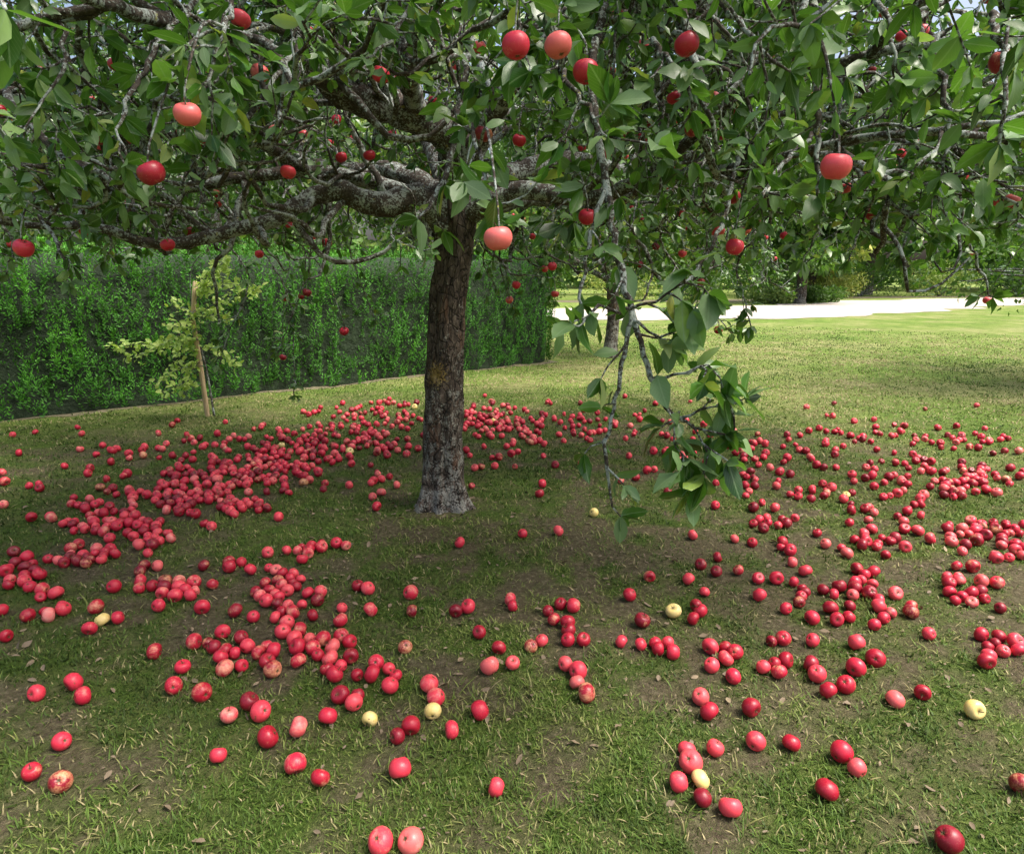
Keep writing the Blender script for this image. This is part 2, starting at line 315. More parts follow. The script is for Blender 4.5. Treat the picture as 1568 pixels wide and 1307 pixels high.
SG=[(57,1065),(114,1050),(128,1073),(96,1142),(51,1194),(95,1210),(311,1072),(383,1087),(401,1102),(411,1139),(458,1124),(453,1178),(335,1163),(503,1107),(543,1088),(567,1108),(522,1076),(598,1058),(658,1060),(668,1078),(663,1099),(692,1130),(735,1102),(609,1134),(626,1122),(613,1186),(491,1202),(760,1216),(583,1300),(629,1300),(785,1030),(750,1034),(764,1005),(813,1000),(829,990),(848,958),(865,1028),(883,1038),(883,1055),(898,1075),(893,990),(717,937),(699,943),(704,836),(800,822),(909,790),(850,717),(951,989),(983,955),(981,993),(1031,940),(1061,952),(1060,827),(994,891),(964,918),(1051,1160),(1055,1177),(1070,1203),(1038,1214),(1075,1235),(1117,1250),(1094,1157),(1072,1072),(1085,1096),(1149,1092),(1156,1146),(1211,1145),(1287,1163),(1311,1186),(1265,1220),(1267,1063),(1294,1056),(1250,1040),(1370,1078),(1411,1070),(1490,1097),(1421,980),(1508,1025),(1122,1041),(1125,1007),(1089,1025),(1339,1020),(1309,1032),(1338,963),(1450,1300),(1072,873),(1098,860),(1096,884),(1130,882),(1160,893),(1188,893),(1162,920),(1243,952),(1243,988),(1310,993),(1394,942),(621,1003),(631,945),(629,918),(548,902),(522,958),(237,1003),(298,992),(267,1058),(281,1030),(157,953),(180,950),(148,935),(138,967),(175,903),(215,880),(214,905),(243,932),(352,1105),(5,940),(10,977),(487,926),(392,912),(571,765),(577,781),(727,722),(737,720),(826,762),(855,818),(1022,760),(1095,780),(530,840),(517,838),(6,776),(1562,1212),(1095,718),(148,700),(222,690),(100,720),(272,648),(400,658),(62,754),(1022,990),(1030,1005)]
PALE={(567,1108),(663,1099),(1031,940),(1490,1097),(1070,1203),(157,953),(909,790)}
cand=[G(u,v)+((1.0 if (u,v) in PALE else None),) for u,v in SG];nfix=len(cand)
for (u,v,su,sv,n) in CL:
    for _ in range(n): cand.append(G(u+rng.normal()*su*.85,v+rng.normal()*sv*.85)+(None,))
for _ in range(80): cand.append(G(U(-100,1700),U(615,760))+(None,))
for _ in range(14): cand.append(G(U(-100,1700),U(760,1000))+(None,))
for _ in range(60): cand.append((U(3.5,6) if R()<.5 else U(-6,-3.8),U(1.5,6),None))
kept=[];rads=[];tones=[];TR=P(678,775,4.03)
cell={}
for ii,(x,y,tn) in enumerate(cand):
    if y<1.0 or y>11: continue
    if math.hypot(x-TR[0],y-TR[1])<.19: continue
    r=float(U(.023,.034))
    if ii<nfix: r=float(U(.026,.035))
    for tr_ in range(7):
        cx,cy=int(math.floor(x/.1)),int(math.floor(y/.1));bad=None
        for a in(-1,0,1):
            for b in(-1,0,1):
                for q in cell.get((cx+a,cy+b),[]):
                    dd=math.hypot(kept[q][0]-x,kept[q][1]-y)
                    if dd<(rads[q]+r)*.97: bad=(q,dd);break
                if bad:break
            if bad:break
        if not bad: break
        q,dd=bad; dx,dy=x-kept[q][0],y-kept[q][1]; l=math.hypot(dx,dy)+1e-5
        if l<.004: an=U(0,6.28);dx,dy,l=math.cos(an),math.sin(an),1
        s=(rads[q]+r)*1.0;x=kept[q][0]+dx/l*s;y=kept[q][1]+dy/l*s
    else: continue
    cell.setdefault((int(math.floor(x/.1)),int(math.floor(y/.1))),[]).append(len(kept));kept.append((x,y));rads.append(r)
    tones.append(tn if tn is not None else (1.0 if R()<.004 else float(np.clip(rng.beta(1.2,3.4)*.85,0,.8))))
kept=np.array(kept);rads=np.array(rads)
apos=np.column_stack([kept,hgt(kept[:,0],kept[:,1])+rads*.84+.002])
apples('fallen_apples',apos,rads,2.6,tone=np.array(tones))
# ------------------------------------------------------------------ apple tree
tree=empty('apple_tree')
tc=[P(680,782,4.03),P(679,740,4.03),P(677,660,4.02),P(680,560,4.02),P(688,450,4.03),P(697,385,4.04),P(697,330,4.04),P(693,290,4.05)]
tc[0][2]=-.08
tr=[.155,.128,.112,.108,.104,.110,.135,.115]
cp_=smooth_path(np.column_stack([np.array(tc),tr]),.03)
n=len(cp_);K=48;ph=np.linspace(0,2*np.pi,K,endpoint=False)
zz=cp_[:,2]
Rr=cp_[:,3][:,None]*np.ones(K)
fl=np.exp(-np.clip(zz,0,9)/.06)[:,None]
Rr=Rr*(1+.30*fl*np.maximum(0,np.cos(4*ph+.7))[None]+.2*fl*np.cos(3*ph+2)[None])
Rr=Rr*(1+.08*np.cos(2*ph[None]+zz[:,None]*1.3)+.06*np.cos(3*ph[None]-zz[:,None]*2.5+1))
g1=fbm(np.cos(ph)[None]*2.5+zz[:,None]*1.1+50,np.sin(ph)[None]*2.5+zz[:,None]*2.2+50,4)
rid=fbm(ph[None]*6+zz[:,None]*.8,zz[:,None]*5+0*ph[None],3);
Rr=Rr*(1+(g1-.5)*.40)+(rid-.5)*.034
TV=np.stack([cp_[:,0][:,None]+Rr*np.cos(ph),cp_[:,1][:,None]+Rr*np.sin(ph),zz[:,None]*np.ones(K)],-1).reshape(-1,3)
i=np.arange(n-1)[:,None]*K;j=np.arange(K)[None];j2=(j+1)%K
mk('trunk',TV,[np.stack([i+j,i+j2,i+K+j2,i+K+j],-1).reshape(-1,4)],[M_trunk],parent=tree)
LIMB=[
[(695,345,4.04,.115),(700,255,3.98,.105),(682,198,3.85,.098),(610,165,3.7,.086),(545,148,3.55,.078),(490,100,3.4,.066),(440,30,3.2,.052),(400,-60,3.0,.04),(340,-160,2.8,.03)],
[(690,350,4.03,.10),(640,302,3.95,.08),(580,312,3.85,.066),(525,292,3.78,.056),(480,300,3.7,.048),(420,332,3.6,.039),(340,352,3.5,.033),(250,365,3.4,.028),(160,338,3.3,.021),(60,335,3.2,.015),(-60,318,3.1,.01)],
[(680,300,4.08,.07),(600,262,4.3,.058),(510,262,4.6,.048),(420,228,4.9,.038),(320,235,5.2,.03),(200,200,5.6,.022),(60,210,5.9,.015)],
[(650,310,4.0,.055),(560,275,4.05,.042),(470,262,4.0,.036),(350,272,3.9,.03),(250,288,3.8,.026),(120,262,3.65,.022),(0,225,3.5,.017),(-140,200,3.3,.012)],
[(700,320,4.05,.08),(780,268,4.2,.066),(870,245,4.4,.052),(960,262,4.6,.041),(1060,240,4.8,.032),(1180,235,5.0,.024),(1300,210,5.2,.016),(1420,230,5.4,.01)],
[(705,330,4.0,.07),(800,292,3.8,.05),(900,305,3.6,.039),(1000,272,3.3,.03),(1120,262,3.0,.023),(1250,225,2.7,.017),(1400,200,2.4,.012),(1560,180,2.2,.009)],
[(708,270,4.1,.08),(760,150,4.1,.062),(840,60,4.0,.05),(930,-40,3.9,.04),(1000,-150,3.7,.03),(1060,-260,3.5,.02)],
[(700,300,4.12,.07),(740,215,4.8,.055),(800,165,5.6,.045),(870,150,6.4,.033),(930,160,7.2,.02),(960,190,7.9,.01)],
[(690,290,4.1,.07),(640,190,4.9,.055),(560,140,5.8,.042),(470,150,6.8,.03),(400,190,7.6,.015)],
[(710,325,4.1,.065),(820,305,5.0,.046),(950,312,5.9,.036),(1080,320,6.8,.024),(1180,350,7.5,.012)],
[(640,175,3.75,.055),(620,60,3.1,.04),(670,-80,2.5,.03),(760,-230,2.0,.02),(900,-420,1.7,.01)],
[(712,250,3.95,.06),(800,110,3.4,.042),(930,0,2.8,.032),(1080,-90,2.2,.024),(1230,-190,1.8,.016),(1400,-330,1.6,.01)],
[(545,148,3.55,.045),(430,88,3.0,.035),(310,40,2.5,.026),(180,5,2.1,.018),(40,-40,1.8,.012)],
[(960,262,4.6,.036),(1100,165,4.6,.031),(1240,130,4.5,.026),(1390,125,4.45,.02),(1550,135,4.4,.014),(1700,180,4.3,.008)],
[(560,140,5.8,.036),(420,70,5.9,.032),(260,90,6.0,.024),(100,110,6.0,.015),(-50,160,6.0,.01)],
[(760,160,4.2,.045),(900,90,5.0,.038),(1060,60,5.7,.028),(1220,100,6.2,.02),(1360,180,6.5,.012)],
[(1000,272,3.3,.027),(1130,150,3.1,.024),(1280,90,2.9,.02),(1440,60,2.7,.016),(1620,60,2.5,.01)],
[(610,165,3.7,.045),(500,20,3.3,.037),(330,-60,2.9,.028),(150,-120,2.5,.02),(-60,-160,2.2,.01)],
[(470,262,4.0,.032),(350,190,3.5,.027),(230,140,3.1,.022),(110,130,2.8,.017),(-40,140,2.5,.01)],
[(930,0,2.8,.03),(1120,20,2.9,.026),(1300,-10,2.9,.02),(1480,-20,2.9,.014),(1650,0,2.9,.01)],
[(760,150,4.1,.045),(700,40,4.6,.036),(600,10,5.2,.028),(450,0,5.6,.02),(300,10,5.9,.012)],
[(840,60,4.0,.04),(1000,10,4.4,.032),(1180,0,4.7,.025),(1380,10,4.9,.016),(1560,30,5.0,.01)],
[(420,228,4.9,.03),(300,290,5.2,.024),(180,320,5.4,.018),(40,330,5.6,.012)],
]
tb=Tubes();tw=Tubes()
nodes=[]
LP=[];LD=[];LNn=[];LS=[];LT=[]
def zmin(x,y):
    q=x/max(y,.5)
    if y<3.7:
        s=np.interp(q,[-.8,-.5,-.32,-.2,-.06,.05,.14,.3,.8],[.03,.08,.19,.26,.24,.18,.13,.06,.03])
    else:
        s=np.interp(q,[-.8,-.4,-.1,0,.2,.4,.8],[-.01,.02,.045,.0,-.03,-.03,-.02])
    return CH+s*max(y,1.3)
def ztop(x,y):
    r=math.hypot(x-TR[0],y-TR[1]);return 4.0-.11*r*r
camv=np.array([0,0,CH])
def inside(p):
    if p[2]<zmin(p[0],p[1]): return False
    if np.linalg.norm(p-camv)<1.4: return False
    if p[1]<1.0 and abs(p[0])<1.2 and p[2]<2.3: return False
    return True
def leaf(p,d,s=None,up=.9,tone=None):
    LP.append(p);LD.append(d+rng.normal(size=3)*.3+np.array([0,0,-.25]))
    nn=rng.normal(size=3)*.65;nn[2]+=up;LNn.append(nn)
    LS.append(U(.045,.088) if s is None else s);LT.append(float(np.clip(rng.normal(.45,.27),0,1)) if tone is None else tone)
def walk(p,d,Ln,step,wob,grav):
    pts=[p];m=max(2,int(Ln/step));d=d/np.linalg.norm(d)
    for _ in range(m):
        d=d+rng.normal(size=3)*wob;d[2]+=grav
        q=pts[-1]
        if q[2]<zmin(q[0],q[1])+.12: d[2]+=.35
        if q[2]>ztop(q[0],q[1]): d[2]-=.4
        d=d/np.linalg.norm(d);q=q+d*step
        if np.linalg.norm(q-camv)<1.2: break
        pts.append(q)
    return np.array(pts)
def twigleaves(pts,dens=1.0,sz=1.0,whorl=4):
    for a in range(1,len(pts)):
        seg=pts[a]-pts[a-1];l=np.linalg.norm(seg);dd=seg/(l+1e-9)
        nlf=rng.poisson(l/.032*dens)
        for _ in range(nlf):
            side=np.cross(dd,rng.normal(size=3));side/=np.linalg.norm(side)+1e-9
            leaf(pts[a-1]+seg*R(),dd*.5+side,U(.036,.080)*sz)
    dd=norm(pts[-1]-pts[-2])
    for _ in range(whorl):
        side=np.cross(dd,rng.normal(size=3));leaf(pts[-1],dd*.8+side*.8,U(.04,.085)*sz)
def branch_off(pts,frac_lo,spacing,ang,fn):
    seg=np.linalg.norm(np.diff(pts,axis=0),axis=1);c=np.concatenate([[0],np.cumsum(seg)]);T=c[-1]
    s=T*frac_lo+U(0,spacing)
    while s<T:
        k=min(np.searchsorted(c,s)-1,len(pts)-2);k=max(k,0);f=(s-c[k])/(seg[k]+1e-9)
        p=pts[k]+(pts[k+1]-pts[k])*f;d=norm(pts[k+1]-pts[k])
        side=np.cross(d,rng.normal(size=3));side/=np.linalg.norm(side)+1e-9
        a=U(*ang);fn(p,d*math.cos(a)+side*math.sin(a),s/T)
        s+=spacing*U(.5,1.5)
def vis(p):
    r=math.hypot(p[0]-TR[0],p[1]-TR[1]);k=1.0
    if r<1.1: k*=.45+.5*r/1.1
    if p[2]>3.3: k*=.5
    return k
def L3(p,d,f):
    if not inside(p): return
    kv=vis(p)*.9
    pts=walk(p,d,U(.08,.26),.055,.28,.0)
    if len(pts)<2 or not inside(pts[-1]): return
    k=len(pts);tw.add(pts,np.linspace(.0036,.0019,k),4)
    if R()<kv: twigleaves(pts,.9,1.0,4)
    if R()<.2: nodes.append(pts[-1])
def L2(p,d,f):
    if not inside(p): return
    pts=walk(p,d,U(.3,.75)*(1.1-.4*f),.06,.36,-.03)
    if len(pts)<3: return
    tw.add(pts,np.linspace(.0095,.0035,len(pts)),5,.3);nodes.append(pts[len(pts)//2])
    branch_off(pts,.1,.082 if p[2]<3.3 else .15,(.5,1.3),L3)
def L1(p,d,f):
    d=d+np.array([0,0,.12])
    pts=walk(p,d,U(.7,1.5)*(1.15-.5*f),.09,.28,-.02)
    if len(pts)<4: return
    tb.add(pts,np.linspace(.02*(1.2-.5*f),.006,len(pts)),6,.2);nodes.append(pts[len(pts)//2])
    branch_off(pts,.12,.135 if p[2]<3.3 else .24,(.6,1.3),L2)
for ctrl in LIMB:
    c=smooth_path(np.array([list(P(u,v,d))+[r] for u,v,d,r in ctrl]),.05)
    w=c.copy();w[:,:3]+=np.cumsum(rng.normal(size=(len(c),3))*.004,axis=0)*np.linspace(0,1,len(c))[:,None]
    w[:,:3]+=rng.normal(size=(len(c),3))*.10*w[:,3:4]
    tb.add(w[:,:3],w[:,3],14,.14)
    branch_off(w[:,:3],.14,.21,(.7,1.4),L1)
    branch_off(w[:,:3],.3,.35,(.7,1.4),L2)
DROOP=[
([(925,10,2.5,.014),(908,90,2.3,.013),(912,180,2.15,.012),(928,290,2.05,.0115),(945,390,1.97,.010),(966,475,1.92,.009),(992,560,1.9,.008),(1020,622,1.88,.007),(1065,655,1.86,.004),(1110,665,1.85,.003)],.6,1.3),
([(966,478,1.92,.007),(952,560,1.9,.0065),(934,640,1.9,.006),(928,700,1.9,.0055),(935,755,1.9,.004),(950,790,1.89,.0025)],.4,1.1),
([(928,290,2.05,.008),(910,340,2.0,.007),(897,400,1.98,.006),(890,465,1.95,.004)],.35,1.1),
([(1000,580,1.9,.005),(1050,570,1.85,.004),(1085,560,1.82,.003),(1110,600,1.8,.002)],.7,1.3),
([(1040,640,1.87,.005),(1090,620,1.84,.003),(1140,610,1.82,.002)],1.0,1.3),
([(1060,650,1.86,.004),(1085,690,1.84,.003),(1078,730,1.82,.002)],.9,1.35),
([(1040,630,1.87,.004),(1030,670,1.84,.003),(1050,700,1.82,.002)],.8,1.3),
([(950,470,1.92,.005),(1000,460,1.85,.004),(1050,430,1.8,.003),(1085,450,1.78,.002)],.9,1.35),
([(950,480,1.92,.005),(915,470,1.88,.004),(890,490,1.86,.002)],.6,1.2),
([(966,490,1.92,.005),(1010,510,1.87,.004),(1050,500,1.84,.003)],1.0,1.3),
([(1225,-20,2.1,.012),(1243,90,2.0,.011),(1250,180,1.95,.009),(1252,300,1.9,.005)],.45,1.2),
([(720,60,2.6,.012),(705,150,2.4,.010),(690,240,2.2,.009),(668,300,2.1,.007),(640,335,2.05,.004)],.6,1.15),
([(700,170,2.3,.008),(735,230,2.0,.006),(745,290,1.85,.004),(765,335,1.75,.0025)],.7,1.2),
([(850,10,2.2,.010),(860,110,1.95,.007),(905,170,1.8,.005),(930,210,1.75,.003)],.8,1.25),
([(790,20,2.2,.008),(800,60,2.0,.006),(812,110,1.9,.004)],.8,1.2),
([(470,60,2.6,.010),(420,120,2.4,.009),(380,180,2.3,.008),(345,215,2.25,.005)],.5,1.1),
([(300,0,2.4,.010),(250,60,2.2,.009),(210,130,2.1,.007),(180,200,2.0,.004),(190,250,1.95,.003)],.6,1.1),
([(360,-20,2.0,.008),(340,60,1.85,.006),(310,130,1.8,.004)],.7,1.2),
([(240,60,2.2,.007),(280,110,2.0,.005),(290,165,1.95,.003)],.7,1.1),
([(1130,240,2.8,.010),(1110,330,2.6,.008),(1075,400,2.4,.006),(1040,440,2.3,.003)],.7,1.1),
([(1250,200,2.7,.010),(1190,260,2.5,.008),(1170,300,2.3,.005),(1200,290,2.2,.003)],.6,1.1),
([(1400,20,2.2,.010),(1440,120,2.0,.008),(1450,210,1.95,.006),(1440,270,1.9,.003)],.7,1.2),
([(1520,20,2.0,.010),(1540,110,1.8,.007),(1530,220,1.8,.004)],.7,1.2),
([(900,240,2.8,.010),(870,290,2.5,.007),(880,340,2.3,.004)],.8,1.2),
([(1150,250,3.0,.009),(1180,340,3.1,.007),(1130,400,3.2,.005),(1150,500,3.2,.003)],.8,1.0),
([(1050,300,3.6,.009),(1010,360,3.8,.007),(1060,440,3.9,.005),(1120,510,3.9,.003)],.9,1.0),
([(1330,260,3.0,.010),(1390,330,2.9,.007),(1380,390,2.8,.004)],1.0,1.1),
([(1230,260,3.4,.010),(1260,330,3.4,.007),(1230,400,3.4,.004)],1.0,1.1),
([(1300,250,4.2,.010),(1320,330,4.3,.007),(1300,400,4.3,.004)],1.0,1.1),
([(1420,250,3.8,.010),(1450,330,3.8,.007),(1430,390,3.8,.004)],1.0,1.0),
([(960,330,4.6,.009),(980,390,4.7,.006),(960,440,4.8,.004)],1.0,.9),
([(1480,240,3.2,.010),(1470,330,3.1,.008),(1500,410,3.1,.006),(1520,455,3.1,.003)],.6,.9),
([(330,300,5.2,.012),(400,380,5.3,.008),(445,470,5.4,.006),(450,605,5.4,.003)],.7,.9),
([(300,330,5.0,.010),(380,420,5.1,.006),(350,510,5.1,.004),(335,560,5.1,.003)],.6,.9),
([(480,330,5.0,.009),(470,420,5.1,.006),(425,540,5.2,.003)],.6,.9),
([(520,330,5.2,.009),(540,400,5.3,.006),(575,490,5.4,.003)],.6,.9),
([(780,330,5.0,.009),(765,400,5.2,.006),(785,470,5.3,.003)],.9,.9),
([(850,330,5.2,.009),(835,400,5.4,.006),(850,460,5.5,.003)],.9,.9),
([(750,350,5.0,.009),(740,400,5.2,.006),(760,440,5.3,.003)],.9,.9),
([(620,330,2.9,.007),(600,360,2.9,.005),(650,385,2.85,.003)],.8,.9),
([(60,330,3.1,.009),(95,390,3.0,.006),(110,430,3.0,.003)],.8,.9),
([(150,330,3.5,.009),(170,370,3.5,.006),(160,400,3.5,.003)],.9,.9),
([(0,330,3.4,.009),(20,380,3.4,.006),(10,420,3.4,.003)],.8,.9),
([(200,300,2.6,.007),(215,320,2.5,.005),(225,330,2.4,.003)],.7,1),
([(-60,-20,1.5,.006),(-20,-10,1.2,.005),(8,15,1.1,.003)],.4,1.1),
([(1000,60,2.2,.009),(1050,130,2.0,.006),(1060,170,2.0,.003)],.7,1.15),
([(1100,-10,2.0,.008),(1160,70,1.85,.006),(1210,110,1.8,.003)],.7,1.2),
([(1330,-20,2.0,.008),(1360,40,1.85,.006),(1380,120,1.8,.003)],.7,1.2),
([(640,-10,2.2,.008),(600,60,2.05,.006),(560,90,2.0,.003)],.6,1),
([(80,20,2.0,.008),(100,90,1.95,.006),(60,160,1.9,.003)],.6,1)]
for ctrl,dens,sz in DROOP:
    c=smooth_path(np.array([list(P(u,v,d))+[r] for u,v,d,r in ctrl]),.03)
    c[1:-1,:3]+=rng.normal(size=(len(c)-2,3))*.005
    tb.add(c[:,:3],c[:,3],7,.35)
    pts=c[:,:3]
    def walkfree(p,d,Ln):
        o=[p]
        for _ in range(3):
            d=norm(d+rng.normal(size=3)*.25);o.append(o[-1]+d*Ln/3)
        return np.array(o)
    def spur(p,d,f,dens=dens,sz=sz):
        q=walkfree(p,d,U(.03,.14))
        tw.add(q,np.linspace(.004,.002,len(q)),5,.3);twigleaves(q,.6*dens,sz*1.0,random.choice([3,4,5,5]))
    branch_off(pts,.12,.06/dens,(.6,1.3),spur)
    twigleaves(pts[-3:],.8,sz*1.05,5)
    nodes.append(pts[len(pts)//2])
HA=[(232,265,38),(287,175,38),(763,365,44),(790,70,40),(855,70,38),(897,110,36),(1062,197,26),(1052,68,34),(1280,255,44),(1125,378,27),(899,332,26),(36,380,28),(1535,95,34),(583,115,26),(398,112,26),(368,30,28),(396,173,22),(740,205,26),(795,215,20),(527,507,14),(470,448,14),(397,389,13),(500,372,15),(1512,460,13),(608,258,14),(503,218,14),(420,200,16),(1045,388,13),(1202,360,14),(1100,505,14),(850,450,12),(780,459,12),(1098,288,12),(1360,326,14),(1398,215,15),(668,55,16),(265,60,16),(137,155,16),(36,183,14),(290,355,16),(257,375,20),(333,297,14),(433,547,11),(1140,355,12),(560,240,13),(1475,270,14),(120,45,16),(700,100,16),(985,70,18),(945,25,20),(1280,60,18),(1440,170,16),(180,135,16),(320,112,14),(515,183,14),(340,45,14),(600,205,13),(450,260,12),(1240,150,16),(1180,40,18),(860,180,16),(1380,55,16)]
nodes=np.array(nodes);hp=[];hr=[]
clr=[]
for u,v,s in HA:
    d=.064*F/s;p=P(u,v,d*.97);r=.031
    top=p+np.array([0,0,r*.9])
    dist=np.linalg.norm((nodes-top)+np.array([0,0,-.12]),axis=1);nb=nodes[np.argmin(dist)]
    mid=(nb+top)/2+np.array([0,0,.06+.1*dist.min()])
    c=smooth_path(np.array([nb,mid,top+np.array([0,0,.03]),top-np.array([0,0,.012])]),.03)
    tw.add(c,np.linspace(.005,.002,len(c)),5,.2)
    k=len(c)
    for _ in range(5): 
        a=c[int(U(k*.3,k*.85))];leaf(a,rng.normal(size=3)+np.array([0,.6,.6]),U(.055,.085))
    hp.append(p);hr.append(r)
cnt=0
for q in rng.permutation(len(nodes)):
    nb=nodes[q]
    if nb[1]<2.8 or nb[2]>3.2: continue
    p=nb+np.array([U(-.02,.02),U(-.02,.02),-U(.05,.07)]);hp.append(p);hr.append(float(U(.025,.032)))
    tw.add(np.array([nb,p+[0,0,.05],p+[0,0,.015]]),[.002,.0018,.0018],4);cnt+=1
    if cnt>250: break
apples('hanging_apples',np.array(hp),np.array(hr),.5,parent=tree,tone=np.clip(rng.beta(1.3,3.2,len(hp))*.72,0,.65))
tb.obj('limbs',[M_bark],tree);tw.obj('twigs',[M_bark],tree)
LS=np.array(LS,dtype=float)
leaf_mesh('leaves',np.array(LP),np.array(LD),np.array(LNn),LS,U(.38,.6,len(LS)),np.array(LT,dtype=float),[M_leaf],tree,curl=(-.05,.5))
# ------------------------------------------------------------------ ground
t=np.linspace(-1,1,520);k=7.2;gx=np.sinh(t*k)/np.sinh(k)*450
ty=np.linspace(-1,1,520);gy=4+np.sinh(ty*k)/np.sinh(k)*450
X,Y=np.meshgrid(gx,gy,indexing='ij');Z=hgt(X,Y)
def sunlit_lawn(x,y): return np.clip((np.hypot((x+.4)*.85,y-3.0)-3.4)/2.2+(fbm(x*.8,y*.8,2)-.5)*.8,0,1)  # mask that paints the lawn brighter outside the crown's shade
bb=bare(X,Y);ds=sunlit_lawn(X,Y);bb=bb*(1-ds*.8)
n=520;i=np.arange(n-1)[:,None]*n;j=np.arange(n-1)[None]
mk('lawn_ground',np.stack([X,Y,Z],-1).reshape(-1,3),[np.stack([i+j,i+n+j,i+n+j+1,i+j+1],-1).reshape(-1,4)],[M_ground],{'gd':np.stack([bb,ds,0*ds],-1).reshape(-1,3)})
H0=np.array([-5.1,6.5]);H1=np.array([.85,11.15]);hd=(H1-H0)/np.linalg.norm(H1-H0);hn=np.array([hd[1],-hd[0]])
HS=H0-hd*7;HL=np.linalg.norm(H1-HS);HW=1.5;HH=1.74
def hedge_d(x,y):
    dx=x-HS[0];dy=y-HS[1];return dx*hd[0]+dy*hd[1],dx*hn[0]+dy*hn[1]
s=np.linspace(-.2,HL-.1,240);o=np.array([-.3,0,.02,.04])
S,O=np.meshgrid(s,o,indexing='ij');O=O+(O>.03)*(fbm(S*3,O*0,3)-.5)*.14
x=HS[0]+S*hd[0]+O*hn[0];y=HS[1]+S*hd[1]+O*hn[1]
i=np.arange(239)[:,None]*4;j=np.arange(3)[None]
mk('soil_bed',np.stack([x,y,hgt(x,y)+.004],-1).reshape(-1,3),[np.stack([i+j,i+j+1,i+5+j,i+4+j],-1).reshape(-1,4)],[M_soil])
def strip(name,cl,wid,z,mat):
    cl=np.array(cl,float);c=smooth_path(cl,.5);tt=norm(np.gradient(c,axis=0));nn=np.stack([-tt[:,1],tt[:,0]],1)
    n=len(c);V=[]
    for a in(-1,1): V.append(np.column_stack([c+nn*(wid/2*a+ (fbm(np.arange(n)*.35,np.zeros(n)+a*9,4)-.5)[:,None]*2.0*a),np.full(n,z)]))
    V=np.concatenate(V);i=np.arange(n-1)
    return mk(name,V,[np.stack([i,i+1,i+n+1,i+n],-1)],[mat])
strip('gravel_path',[(-30,31),(-8,27),(4,24.5),(13,28),(22,34),(34,37),(80,37)],7,.012,M_gravel)
def blades(Nb,r0,r1,seed):
    g=np.random.default_rng(seed);a,b=math.sqrt(r0),math.sqrt(r1)
    r=(a+(b-a)*g.random(Nb))**2;th=g.uniform(-.92,.92,Nb);x=r*np.sin(th);y=r*np.cos(th)
    bm=bare(x,y)*np.clip(1.3-r/9,.3,1);keep=g.random(Nb)>bm*.9
    al,ou=hedge_d(x,y);keep&=~((ou<.01)&(al<HL+.2))
    keep&=np.hypot(x-TR[0],y-TR[1])>.17
    keep&=g.random(Nb)>np.clip((r-13)/8,0,1)
    x=x[keep];y=y[keep];r=r[keep];bm=bm[keep];n=len(x)
    clump=fbm(x*9,y*9,3)
    h=g.uniform(.008,.027,n)*(.2+1.3*clump)*(1+.02*r);w=(.0012+.0005*r)*g.uniform(.7,1.3,n)
    tall=g.random(n)<.02;h=np.where(tall,h*1.9,h)
    az=g.uniform(0,2*np.pi,n);ln=g.uniform(.2,1.8,n)
    d=np.stack([np.cos(az),np.sin(az)],1);sd=np.stack([-d[:,1],d[:,0]],1)
    z0=hgt(x,y)-.002;xy=np.stack([x,y],1)
    def pt(f,side,ws): 
        hh=h*f;off=d*(h*ln*f**1.6)[:,None]+sd*(w*side*ws)[:,None]
        return np.column_stack([xy+off,z0+hh*np.where(ln>1,.75,1)])
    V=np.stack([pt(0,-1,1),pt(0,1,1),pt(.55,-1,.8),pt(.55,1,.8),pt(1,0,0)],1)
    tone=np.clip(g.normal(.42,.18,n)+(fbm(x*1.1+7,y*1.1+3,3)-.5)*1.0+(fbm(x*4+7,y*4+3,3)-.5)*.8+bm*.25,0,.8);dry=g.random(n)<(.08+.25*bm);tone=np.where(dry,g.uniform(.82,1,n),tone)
    dsb=sunlit_lawn(x,y);tone=np.clip(tone+dsb*(.26+.6*(fbm(x*.5+3,y*.9+8,3)-.45)),0,1)  # blades beyond the crown get the same painted sunlight, with straw patches
    hf=np.array([0,0,.55,.55,1.])
    A=np.stack([np.repeat(tone[:,None],5,1),np.tile(hf,(n,1)),np.zeros((n,5))],-1)
    o=np.arange(n)*5
    return V.reshape(-1,3),np.stack([o,o+1,o+3,o+2],1),np.stack([o+2,o+3,o+4],1),A.reshape(-1,3)
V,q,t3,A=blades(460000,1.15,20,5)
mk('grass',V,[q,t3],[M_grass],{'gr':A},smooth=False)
n=800;n2=5000
x=np.concatenate([rng.normal(.2,1.9,n),rng.normal(.3,1.9,n2)]);y=np.concatenate([rng.normal(2.9,1.5,n),rng.normal(2.8,1.3,n2)])
sz=np.concatenate([U(.015,.045,n),U(.005,.018,n2)]);wd=np.concatenate([U(.35,.6,n),U(.12,.6,n2)])
k=(y>1.1);x=x[k];y=y[k];sz=sz[k];wd=wd[k];n=len(x)
nr=rng.normal(size=(n,3))*.35;nr[:,2]+=1;dr=rng.normal(size=(n,3));dr[:,2]*=.15
leaf_mesh('fallen_leaves',np.column_stack([x,y,hgt(x,y)+U(.004,.014,n)]),dr,nr,sz,wd,rng.beta(1.4,2.6,n),[M_dead],curl=(-.3,.4),fold=(-.2,.7))
